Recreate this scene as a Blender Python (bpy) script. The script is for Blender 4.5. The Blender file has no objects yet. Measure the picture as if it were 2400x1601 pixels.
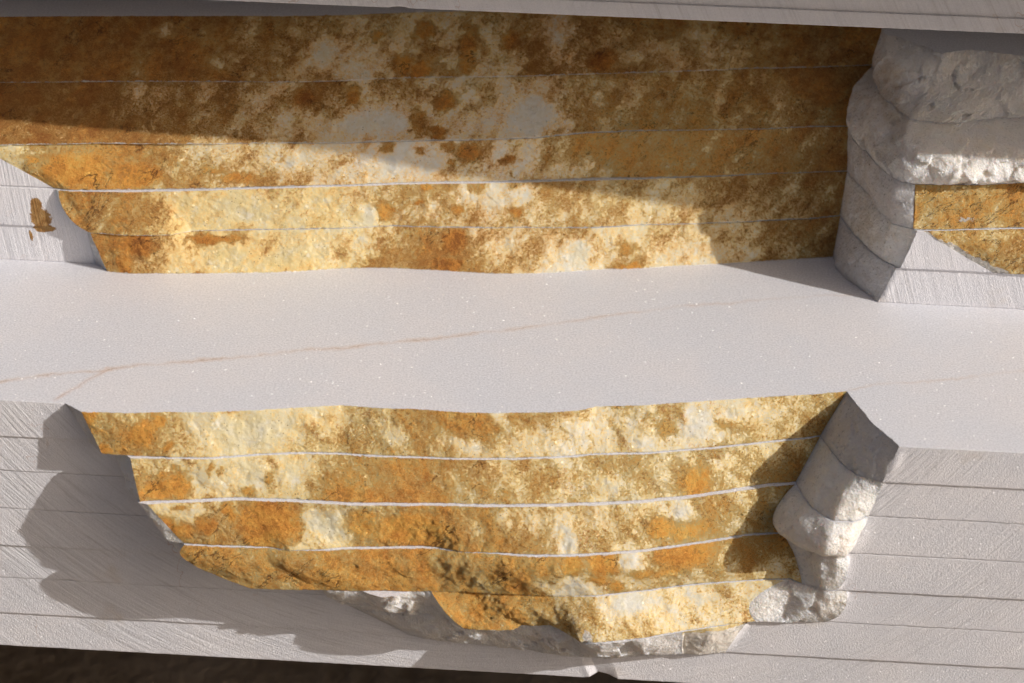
import bpy, math
import numpy as np
from mathutils import Vector, Matrix

# ------------------------------------------------------------------ camera, sky, sun
scene = bpy.context.scene
C = scene.collection
MM = 0.001
def make_camera():
    pitch, yaw, roll, dist = (math.radians(30.0), math.radians(3.0), math.radians(1.375), 1.342)
    d = Vector((-math.sin(yaw)*math.cos(pitch), math.cos(yaw)*math.cos(pitch), -math.sin(pitch)))
    r = d.cross(Vector((0, 0, 1))).normalized(); u = r.cross(d)
    R = r*math.cos(roll) + u*math.sin(roll); U = -r*math.sin(roll) + u*math.cos(roll)
    cam = bpy.data.cameras.new('camera'); o = bpy.data.objects.new('camera', cam); C.objects.link(o)
    m = Matrix((R, U, -d)).transposed().to_4x4()
    m.translation = Vector((0, 0.076, 0)) - d*dist
    o.matrix_world = m
    cam.lens = 100.0; cam.sensor_width = 36.0; cam.clip_start = 0.05; cam.clip_end = 200.0
    cam.dof.use_dof = True; cam.dof.focus_distance = 1.335; cam.dof.aperture_fstop = 8.0
    scene.camera = o
make_camera()
SUN_DIR = Vector((-1.0, 0.335, -0.53)).normalized()          # the way the light travels
SUN_ELEV = math.asin(-SUN_DIR.z)
world = bpy.data.worlds.new('World'); scene.world = world; world.use_nodes = True
wn = world.node_tree.nodes; bg = wn['Background']
sky = wn.new('ShaderNodeTexSky'); sky.sky_type = 'NISHITA'; sky.sun_disc = False
sky.sun_elevation = SUN_ELEV
sky.sun_rotation = math.atan2(-SUN_DIR.x, -SUN_DIR.y)
sky.air_density = 0.7; sky.dust_density = 6.0; sky.ozone_density = 0.3
world.node_tree.links.new(sky.outputs[0], bg.inputs[0]); bg.inputs[1].default_value = 0.082
sl = bpy.data.lights.new('sun', 'SUN'); sl.energy = 4.0; sl.angle = math.radians(0.5); sl.color = (1.0, 0.97, 0.945)
so = bpy.data.objects.new('sun', sl); C.objects.link(so); so.rotation_euler = SUN_DIR.to_track_quat('-Z', 'Y').to_euler()
so.location = (2, -1, 2)
scene.view_settings.view_transform = 'Standard'; scene.view_settings.look = 'None'
scene.view_settings.exposure = 0.03; scene.view_settings.gamma = 1.0

# ------------------------------------------------------------------ noise for the relief
_rng = np.random.RandomState(7)
_perm = _rng.permutation(256); _perm = np.r_[_perm, _perm, _perm]
_grad = _rng.normal(size=(256, 3)); _grad /= np.linalg.norm(_grad, axis=1)[:, None]
def perlin(p):
    i = np.floor(p).astype(int); f = p - i; i &= 255
    w = f*f*f*(f*(f*6-15)+10)
    out = 0.0
    for a in (0, 1):
        for b in (0, 1):
            for c in (0, 1):
                h = _perm[_perm[_perm[(i[..., 0]+a) & 255]+((i[..., 1]+b) & 255)]+((i[..., 2]+c) & 255)] & 255
                g = _grad[h]
                dot = g[..., 0]*(f[..., 0]-a) + g[..., 1]*(f[..., 1]-b) + g[..., 2]*(f[..., 2]-c)
                wa = w[..., 0] if a else 1-w[..., 0]; wb = w[..., 1] if b else 1-w[..., 1]; wc = w[..., 2] if c else 1-w[..., 2]
                out = out + dot*wa*wb*wc
    return out*1.6
def fbm(p, size, octaves=4, rough=0.5, seed=0.0):
    v = 0.0; a = 1.0; tot = 0.0
    q = p/size + seed*17.31
    for k in range(octaves):
        v = v + a*perlin(q + k*5.7); tot += a; a *= rough; q = q*2.03
    return v/tot

def facets(p, size, seed=0):
    """Relief of split stone: every cell of a random mosaic is a small plane tilted its own way."""
    q = p/size + seed*3.7; b = np.floor(q).astype(int); best = np.full(p.shape[:-1], 1e9); out = np.zeros(p.shape[:-1])
    for i in (-1, 0, 1):
        for j in (-1, 0, 1):
            for k in (-1, 0, 1):
                c = b + np.array([i, j, k]); m = c & 255
                h = _perm[_perm[_perm[m[..., 0]]+m[..., 1]]+m[..., 2]] & 255; h2 = _perm[h+37]; h3 = _perm[h2+91]
                ctr = c + np.stack([h, h2, h3], -1)/255.0
                d = ((q-ctr)**2).sum(-1); near = d < best
                tilt = ((q-ctr)*_grad[(h3+h) & 255]).sum(-1) + (h2/255.0-.5)*.5
                out = np.where(near, tilt, out); best = np.where(near, d, best)
    return out*size

# ------------------------------------------------------------------ materials
class NT:
    def __init__(s, name):
        s.m = bpy.data.materials.new(name); s.m.use_nodes = True; s.t = s.m.node_tree
        s.b = s.t.nodes['Principled BSDF']; s.pos = s.new('ShaderNodeNewGeometry').outputs['Position']
    def new(s, typ, **kw):
        n = s.t.nodes.new(typ)
        for k, v in kw.items(): setattr(n, k, v)
        return n
    def put(s, sock, v):
        if hasattr(v, 'is_output') or isinstance(v, bpy.types.NodeSocket): s.t.links.new(v, sock)
        elif isinstance(v, (tuple, list)) and len(v) == 3 and sock.type == 'RGBA': sock.default_value = (*v, 1)
        else: sock.default_value = v
    def math(s, op, a, b=0.0, c=0.0, clamp=False):
        n = s.new('ShaderNodeMath', operation=op, use_clamp=clamp)
        for i, v in enumerate((a, b, c)): s.put(n.inputs[i], v)
        return n.outputs[0]
    def vmath(s, op, a, b=(0, 0, 0)):
        n = s.new('ShaderNodeVectorMath', operation=op); s.put(n.inputs[0], a)
        if op == 'SCALE': s.put(n.inputs['Scale'], b)
        else: s.put(n.inputs[1], b)
        return n.outputs['Value'] if op in ('LENGTH', 'DOT_PRODUCT') else n.outputs[0]
    def noise(s, scale, detail=4, rough=0.55, vec=None, dist=0.0, color=False):
        n = s.new('ShaderNodeTexNoise'); s.put(n.inputs['Vector'], s.pos if vec is None else vec)
        n.inputs['Scale'].default_value = scale; n.inputs['Detail'].default_value = detail
        n.inputs['Roughness'].default_value = rough; n.inputs['Distortion'].default_value = dist
        return n.outputs['Color' if color else 'Fac']
    def ramp(s, v, a, b, lo=0.0, hi=1.0, smooth=True):
        n = s.new('ShaderNodeMapRange', interpolation_type='SMOOTHSTEP' if smooth else 'LINEAR')
        for k, x in (('Value', v), ('From Min', a), ('From Max', b), ('To Min', lo), ('To Max', hi)): s.put(n.inputs[k], x)
        return n.outputs[0]
    def mix(s, f, a, b, mode='MIX'):
        n = s.new('ShaderNodeMix', data_type='RGBA', blend_type=mode)
        s.put(n.inputs['Factor'], f); s.put(n.inputs['A'], 0) if False else None
        s.put(n.inputs[6], a); s.put(n.inputs[7], b)
        return n.outputs[2]
    def stops(s, v, cols):
        n = s.new('ShaderNodeValToRGB'); s.put(n.inputs[0], v); e = n.color_ramp.elements
        while len(e) < len(cols): e.new(0.5)
        for el, (p, c) in zip(e, cols): el.position = p; el.color = (*c, 1)
        return n.outputs[0]
    def attr(s, name): return s.new('ShaderNodeAttribute', attribute_name=name).outputs['Fac']
    def bump(s, h, dist, strength=1.0, normal=None):
        n = s.new('ShaderNodeBump'); s.put(n.inputs['Height'], h); n.inputs['Distance'].default_value = dist
        n.inputs['Strength'].default_value = strength
        if normal is not None: s.put(n.inputs['Normal'], normal)
        return n.outputs[0]
    def sep(s, v):
        n = s.new('ShaderNodeSeparateXYZ'); s.put(n.inputs[0], v); return n.outputs
    def comb(s, x, y, z):
        n = s.new('ShaderNodeCombineXYZ')
        for i, v in enumerate((x, y, z)): s.put(n.inputs[i], v)
        return n.outputs[0]
    def voronoi(s, scale, vec=None, feature='F1', out='Distance', rnd=1.0):
        n = s.new('ShaderNodeTexVoronoi', feature=feature); s.put(n.inputs['Vector'], s.pos if vec is None else vec)
        n.inputs['Scale'].default_value = scale; n.inputs['Randomness'].default_value = rnd
        return n.outputs[out]
    def out(s, color, rough, normal=None, spec=0.4, sss=0.0, radius=(1.0, .8, .6), scale=0.002):
        s.put(s.b.inputs['Base Color'], color); s.put(s.b.inputs['Roughness'], rough); s.put(s.b.inputs['Specular IOR Level'], spec)
        if normal is not None: s.put(s.b.inputs['Normal'], normal)
        if sss:
            s.put(s.b.inputs['Subsurface Weight'], sss); s.b.inputs['Subsurface Radius'].default_value = radius
            s.b.inputs['Subsurface Scale'].default_value = scale
        return s.m

WHITE = (0.63, 0.585, 0.565)
def crystal_normal(t, base, scale=900.0, tilt=0.9, share=0.06):
    """Normals of scattered crystal faces, tilted at random, so that a few of them catch the sun."""
    col = t.voronoi(scale, out='Color'); c = t.sep(col)
    pick = t.ramp(c[0], 1-share, 1-share+0.004)
    dirv = t.vmath('SCALE', t.vmath('SUBTRACT', t.voronoi(scale, out='Color', vec=t.vmath('ADD', t.pos, (.0, .0, .0))), (.5, .5, .5)), tilt)
    n = t.vmath('NORMALIZE', t.vmath('ADD', base, t.vmath('SCALE', dirv, pick)))
    return n, pick

def honed(name, vein=False):
    t = NT(name)
    big = t.noise(14, 3); grain = t.noise(1000, 3, .7); mid = t.noise(170, 5, .7)
    col = t.mix(t.ramp(big, .35, .68), (0.66, 0.66, 0.69), (0.70, 0.68, 0.69))
    col = t.mix(t.ramp(grain, .3, .7), t.mix(1.0, col, (.82, .82, .825), 'MULTIPLY'), t.mix(1.0, col, (1.12, 1.12, 1.115), 'MULTIPLY'))
    col = t.mix(t.ramp(mid, .35, .7, 0, .35), col, t.mix(1.0, col, (.92, .925, .93), 'MULTIPLY'))
    if vein:
        p = t.sep(t.pos)
        wob = t.math('MULTIPLY', t.math('SUBTRACT', t.noise(55, 6, .75), .5), .012)
        wid = t.noise(35, 2)
        for pts, x0, x1, w, colr, k in VEINS:
            fc = t.new('ShaderNodeFloatCurve'); cv = fc.mapping.curves[0]
            xs = [(x-x0)/(x1-x0) for x, y in pts]; ys = [y/300.0 for x, y in pts]
            while len(cv.points) < len(pts): cv.points.new(.5, .5)
            for cp, a, b in zip(cv.points, xs, ys): cp.location = (a, b); cp.handle_type = 'AUTO'
            fc.mapping.update()
            u = t.ramp(p[0], x0*MM, x1*MM, 0, 1, smooth=False)
            t.put(fc.inputs['Value'], u)
            y = t.math('MULTIPLY', fc.outputs[0], .3)
            d = t.math('ABSOLUTE', t.math('SUBTRACT', t.math('ADD', p[1], wob), y))
            inside = t.math('MULTIPLY', t.ramp(p[0], x0*MM-.002, x0*MM+.004), t.ramp(p[0], x1*MM-.004, x1*MM+.002, 1, 0))
            fade = t.math('MULTIPLY', t.ramp(wid, .38, .6, .35, 1.0), t.ramp(p[0], -.12, .14, 1.15, .5))
            soft = t.math('MULTIPLY', t.math('MULTIPLY', t.ramp(d, 0, w*5, 1, 0), inside), t.math('MULTIPLY', fade, .42*k))
            line = t.math('MULTIPLY', t.math('MULTIPLY', t.ramp(d, w*.15, w*.75, 1, 0), inside), t.math('MULTIPLY', fade, .5*k))
            col = t.mix(soft, col, colr); col = t.mix(line, col, tuple(c*.62 for c in colr))
        pits = t.math('MULTIPLY', t.ramp(t.voronoi(38), .006, .012, 1, 0), 1.0)
        col = t.mix(pits, col, (.12, .10, .09))
    geo = t.new('ShaderNodeNewGeometry').outputs['Normal']
    nb = t.bump(t.noise(1200, 3, .6), .00009, 1.0)
    n, pick = crystal_normal(t, nb, 1500.0, 1.1, .005)
    col = t.mix(t.math('MULTIPLY', pick, .5), col, (.88, .86, .85))  # picked crystal faces are also whitened, sparkle painted into the colour
    return t.out(col, t.mix(pick, (.55,)*3, (.22,)*3), n, .45, .12, scale=.0015)

def sawn(name, cx, cz, freq=1.0, strength=1.0):
    """Cut face: fine arcs left by the round saw blade, powdery crystalline grain."""
    t = NT(name); p = t.sep(t.pos)
    dx = t.math('SUBTRACT', p[0], cx); dz = t.math('SUBTRACT', p[2], cz)
    r = t.math('SQRT', t.math('ADD', t.math('MULTIPLY', dx, dx), t.math('MULTIPLY', dz, dz)))
    ang = t.math('ARCTAN2', dz, dx)
    v = t.comb(t.math('MULTIPLY', r, 1.0), t.math('MULTIPLY', ang, .012), t.math('MULTIPLY', p[1], .2))
    s1 = t.noise(800*freq, 5, .72, v); s2 = t.noise(260*freq, 3, .6, v); grain = t.noise(1300, 3, .7); blot = t.noise(28, 4, .6)
    patch = t.ramp(t.noise(22, 3, .5, v), .38, .62, .15, .85)
    h = t.math('ADD', t.math('MULTIPLY', t.math('MULTIPLY', s1, patch), 2.4*strength), t.math('ADD', t.math('MULTIPLY', s2, .8*strength), t.math('MULTIPLY', grain, 1.0)))
    col = t.mix(t.ramp(blot, .35, .7), (0.73, 0.72, 0.745), (0.785, 0.76, 0.77))
    col = t.mix(t.math('MULTIPLY', t.ramp(s1, .5, .7), t.math('MULTIPLY', patch, .42)), col, (.92, .91, .91))
    col = t.mix(t.math('MULTIPLY', t.ramp(s1, .50, .32, 0, 1), t.math('MULTIPLY', patch, .36)), col, (.36, .33, .31))
    col = t.mix(t.ramp(grain, .3, .7, .16, 0), col, (.38, .36, .35))
    # faint iron tint and hair veins
    tint = t.math('MULTIPLY', t.ramp(t.noise(17, 4, .6, t.vmath('ADD', t.pos, (3.1, 0, 1.7))), .60, .74), .5)
    col = t.mix(tint, col, (.60, .49, .36))
    hv = t.ramp(t.math('ABSOLUTE', t.math('SUBTRACT', t.noise(26, 4, .6, t.vmath('ADD', t.pos, (1.3, 0, .4))), .5)), .0, .006, 1, 0)
    hv = t.math('MULTIPLY', hv, t.ramp(t.noise(18, 2, .5, t.vmath('ADD', t.pos, (5.3, 0, 2.4))), .56, .66))
    col = t.mix(t.math('MULTIPLY', hv, .45), col, (.46, .27, .17))
    spot = t.math('MULTIPLY', t.ramp(t.voronoi(52), .012, .022, 1, 0), .85)
    col = t.mix(spot, col, (.16, .08, .05))
    at = t.attr('rust')       # a rust stain where the old surface just survives the cut
    rm = t.ramp(t.math('ADD', at, t.math('MULTIPLY', t.math('SUBTRACT', t.noise(260, 6, .75), .5), 1.5)), .42, .52)
    rust = t.stops(t.noise(330, 4, .65), [(.3, (.22, .105, .03)), (.5, (.33, .17, .05)), (.7, (.40, .25, .10))])
    col = t.mix(rm, col, rust)
    nb = t.bump(h, .00042, 1.0)
    n, pick = crystal_normal(t, nb, 1700.0, .8, .008)
    return t.out(col, .72, n, .3)

def broken(name):
    t = NT(name)
    a = t.noise(60, 5, .6); g = t.noise(900, 4, .65); f = t.noise(200, 5, .62, dist=.4)
    col = t.mix(t.ramp(a, .35, .65), (0.74, 0.735, 0.74), (0.81, 0.775, 0.735))
    col = t.mix(t.ramp(f, .35, .65, 0, .40), col, (.62, .59, .56))
    warm = t.ramp(t.noise(34, 4, .6, t.vmath('ADD', t.pos, (.37, .1, .9))), .52, .66, 0, .75)
    tan = t.attr('tan')
    col = t.mix(t.math('MULTIPLY', warm, .4), col, (.68, .56, .40))
    col = t.mix(t.math('MULTIPLY', tan, t.ramp(f, .3, .7, .4, 1)), col, (.50, .33, .16))
    col = t.mix(t.ramp(g, .35, .7, 0, .35), col, (.86, .84, .81))
    rnd = t.new('ShaderNodeObjectInfo').outputs['Random']
    col = t.mix(1.0, col, t.stops(rnd, [(0, (.86, .84, .83)), (1, (1.06, 1.04, 1.0))]), 'MULTIPLY')
    h = t.math('ADD', t.math('MULTIPLY', f, 1.1), t.math('ADD', t.math('MULTIPLY', g, .9), t.math('MULTIPLY', t.voronoi(800), .35)))
    nb = t.bump(h, .0010, .95)
    n, pick = crystal_normal(t, nb, 1300.0, 1.2, .07)
    return t.out(col, t.mix(pick, (.55,)*3, (.18,)*3), n, .5, .7, scale=.009)

def crust(name):
    """Weathered joint face: pale marble under a powdery, patchy iron crust."""
    t = NT(name)
    ru, ty, ye, hard = t.attr('rust'), t.attr('tone'), t.attr('yellow'), t.attr('spot')
    p = t.sep(t.pos)
    c = lambda n, k: t.math('MULTIPLY', t.math('SUBTRACT', n, .5), k)
    off = lambda x, y, z: t.vmath('ADD', t.pos, (x, y, z))
    # coordinates turned and stretched along the run of the streaks
    sg = t.math('SIGN', t.math('ADD', p[2], .001)); zs = t.math('MULTIPLY', p[2], sg)
    vst = t.comb(t.math('MULTIPLY', t.math('ADD', t.math('MULTIPLY', p[0], .60), t.math('MULTIPLY', zs, .80)), .42), t.math('MULTIPLY', p[1], .5), t.math('SUBTRACT', t.math('MULTIPLY', p[0], .80), t.math('MULTIPLY', zs, .60)))
    n1 = t.noise(105, 5, .62, vst, .25); n2 = t.noise(380, 6, .75, off(.4, .1, .3)); n7 = t.noise(1100, 4, .8, off(.8, .2, .1)); n3 = t.noise(58, 4, .6, off(.7, .3, .2), .3)
    n4 = t.noise(1800, 4, .8); n5 = t.noise(190, 6, .74, off(.2, .9, .5)); n6 = t.noise(700, 3, .7, off(.5, .4, .9))
    m0 = t.math('ADD', t.math('ADD', ru, c(n1, 1.3)), t.math('ADD', t.math('ADD', c(n2, .65), c(n5, .5)), hard))
    q = t.math('ADD', m0, t.math('ADD', c(n7, 1.35), c(n4, 1.0)))
    mask = t.ramp(q, .40, .82)
    yv = t.math('ADD', ye, t.math('ADD', c(n3, .9), c(n5, .7)))
    base = t.stops(yv, [(.05, (.60, .585, .54)), (.33, (.61, .575, .46)), (.66, (.625, .555, .36)), (1.0, (.63, .51, .25))])
    base = t.mix(t.ramp(n2, .36, .66, 0, .6), base, t.mix(1.0, base, (.95, .89, .72), 'MULTIPLY'))
    base = t.mix(t.ramp(n5, .30, .48, .5, 0), base, (.66, .64, .59))
    tv = t.math('ADD', ty, t.math('ADD', t.math('ADD', c(n5, 1.3), c(n3, .8)), c(n4, 1.2)))
    rust = t.stops(tv, [(.0, (.76, .56, .22)), (.28, (.88, .55, .145)), (.55, (.88, .425, .09)), (.80, (.68, .28, .06)), (1.0, (.36, .135, .035))])
    gold = t.stops(tv, [(.1, (.70, .58, .32)), (.5, (.80, .59, .23)), (1.0, (.70, .38, .11))])
    col = t.mix(t.ramp(q, -.06, .58), base, gold)
    col = t.mix(t.ramp(q, .34, 1.10), col, rust)
    # small flecks of iron on the pale stone, dark manganese specks, grey black dendrites
    fl = t.math('MULTIPLY', t.ramp(t.math('ADD', n6, c(n1, .9)), .60, .68), t.ramp(ru, .05, .30))
    col = t.mix(t.math('MULTIPLY', fl, .75), col, (.52, .25, .07))
    grp = t.ramp(t.noise(70, 3, .6, off(.1, .5, .8)), .47, .60)
    sp = t.math('MULTIPLY', t.math('MULTIPLY', t.ramp(t.voronoi(560), .10, .24, 1, 0), grp), t.ramp(t.voronoi(560, out='Color'), .5, .55))
    col = t.mix(t.math('MULTIPLY', sp, .75), col, (.12, .065, .03))
    gk = t.math('MULTIPLY', t.ramp(t.math('ADD', t.noise(300, 7, .8, vst), c(n3, .6)), .58, .70), t.ramp(ty, .50, .25))
    col = t.mix(t.math('MULTIPLY', gk, .3), col, (.27, .21, .16))
    # hair cracks running up to the right
    v2 = t.comb(t.math('SUBTRACT', p[0], t.math('MULTIPLY', p[2], 1.1)), p[1], t.math('MULTIPLY', t.math('ADD', p[2], t.math('MULTIPLY', p[0], .8)), .35))
    cr = t.math('ABSOLUTE', t.math('SUBTRACT', t.noise(42, 5, .6, v2, .3), .5))
    cr = t.math('MULTIPLY', t.ramp(cr, .002, .009, 1, 0), t.ramp(t.noise(60, 2, .5, off(2, 1, 3)), .50, .60))
    crk = t.attr('crack')
    c2 = t.math('ABSOLUTE', t.math('SUBTRACT', t.noise(75, 5, .6, v2, .3), .5))
    cr = t.math('MAXIMUM', t.math('MULTIPLY', cr, t.ramp(mask, .2, .8, .15, 1)), t.math('MULTIPLY', t.ramp(c2, .002, .010, 1, 0), crk))
    col = t.mix(t.math('MULTIPLY', cr, .75), col, (.12, .055, .025))
    pits = t.ramp(n4, .30, .44, .55, 0)
    col = t.mix(t.math('MULTIPLY', pits, t.ramp(mask, 0, 1, .18, 1)), col, t.mix(1.0, col, (.46, .38, .30), 'MULTIPLY'))
    col = t.mix(t.math('MULTIPLY', t.ramp(n4, .56, .72, 0, .5), mask), col, t.mix(1.0, col, (1.25, 1.3, 1.4), 'MULTIPLY'))
    chip = t.attr('chip')
    cm = t.ramp(t.math('ADD', chip, t.math('ADD', c(n2, 1.3), c(n5, .9))), .42, .56)
    col = t.mix(cm, col, (.74, .685, .61))
    bare = t.math('SUBTRACT', 1.0, mask)
    h = t.math('ADD', t.math('MULTIPLY', n4, t.ramp(mask, 0, 1, .12, 1.3)), t.math('ADD', t.math('MULTIPLY', n2, t.ramp(mask, 0, 1, .18, 1.2)), t.math('SUBTRACT', t.math('MULTIPLY', mask, .30), t.math('MULTIPLY', cr, .6))))
    nb = t.bump(h, .0015, 1.0)
    n, pick = crystal_normal(t, nb, 1300.0, 1.0, .02)
    dry = t.math('MAXIMUM', mask, t.math('SUBTRACT', 1.0, pick))
    return t.out(col, t.ramp(dry, 0, 1, .25, .80), n, t.ramp(mask, 0, 1, .42, .12), t.ramp(mask, 0, 1, .40, .03), scale=.004)

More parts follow.
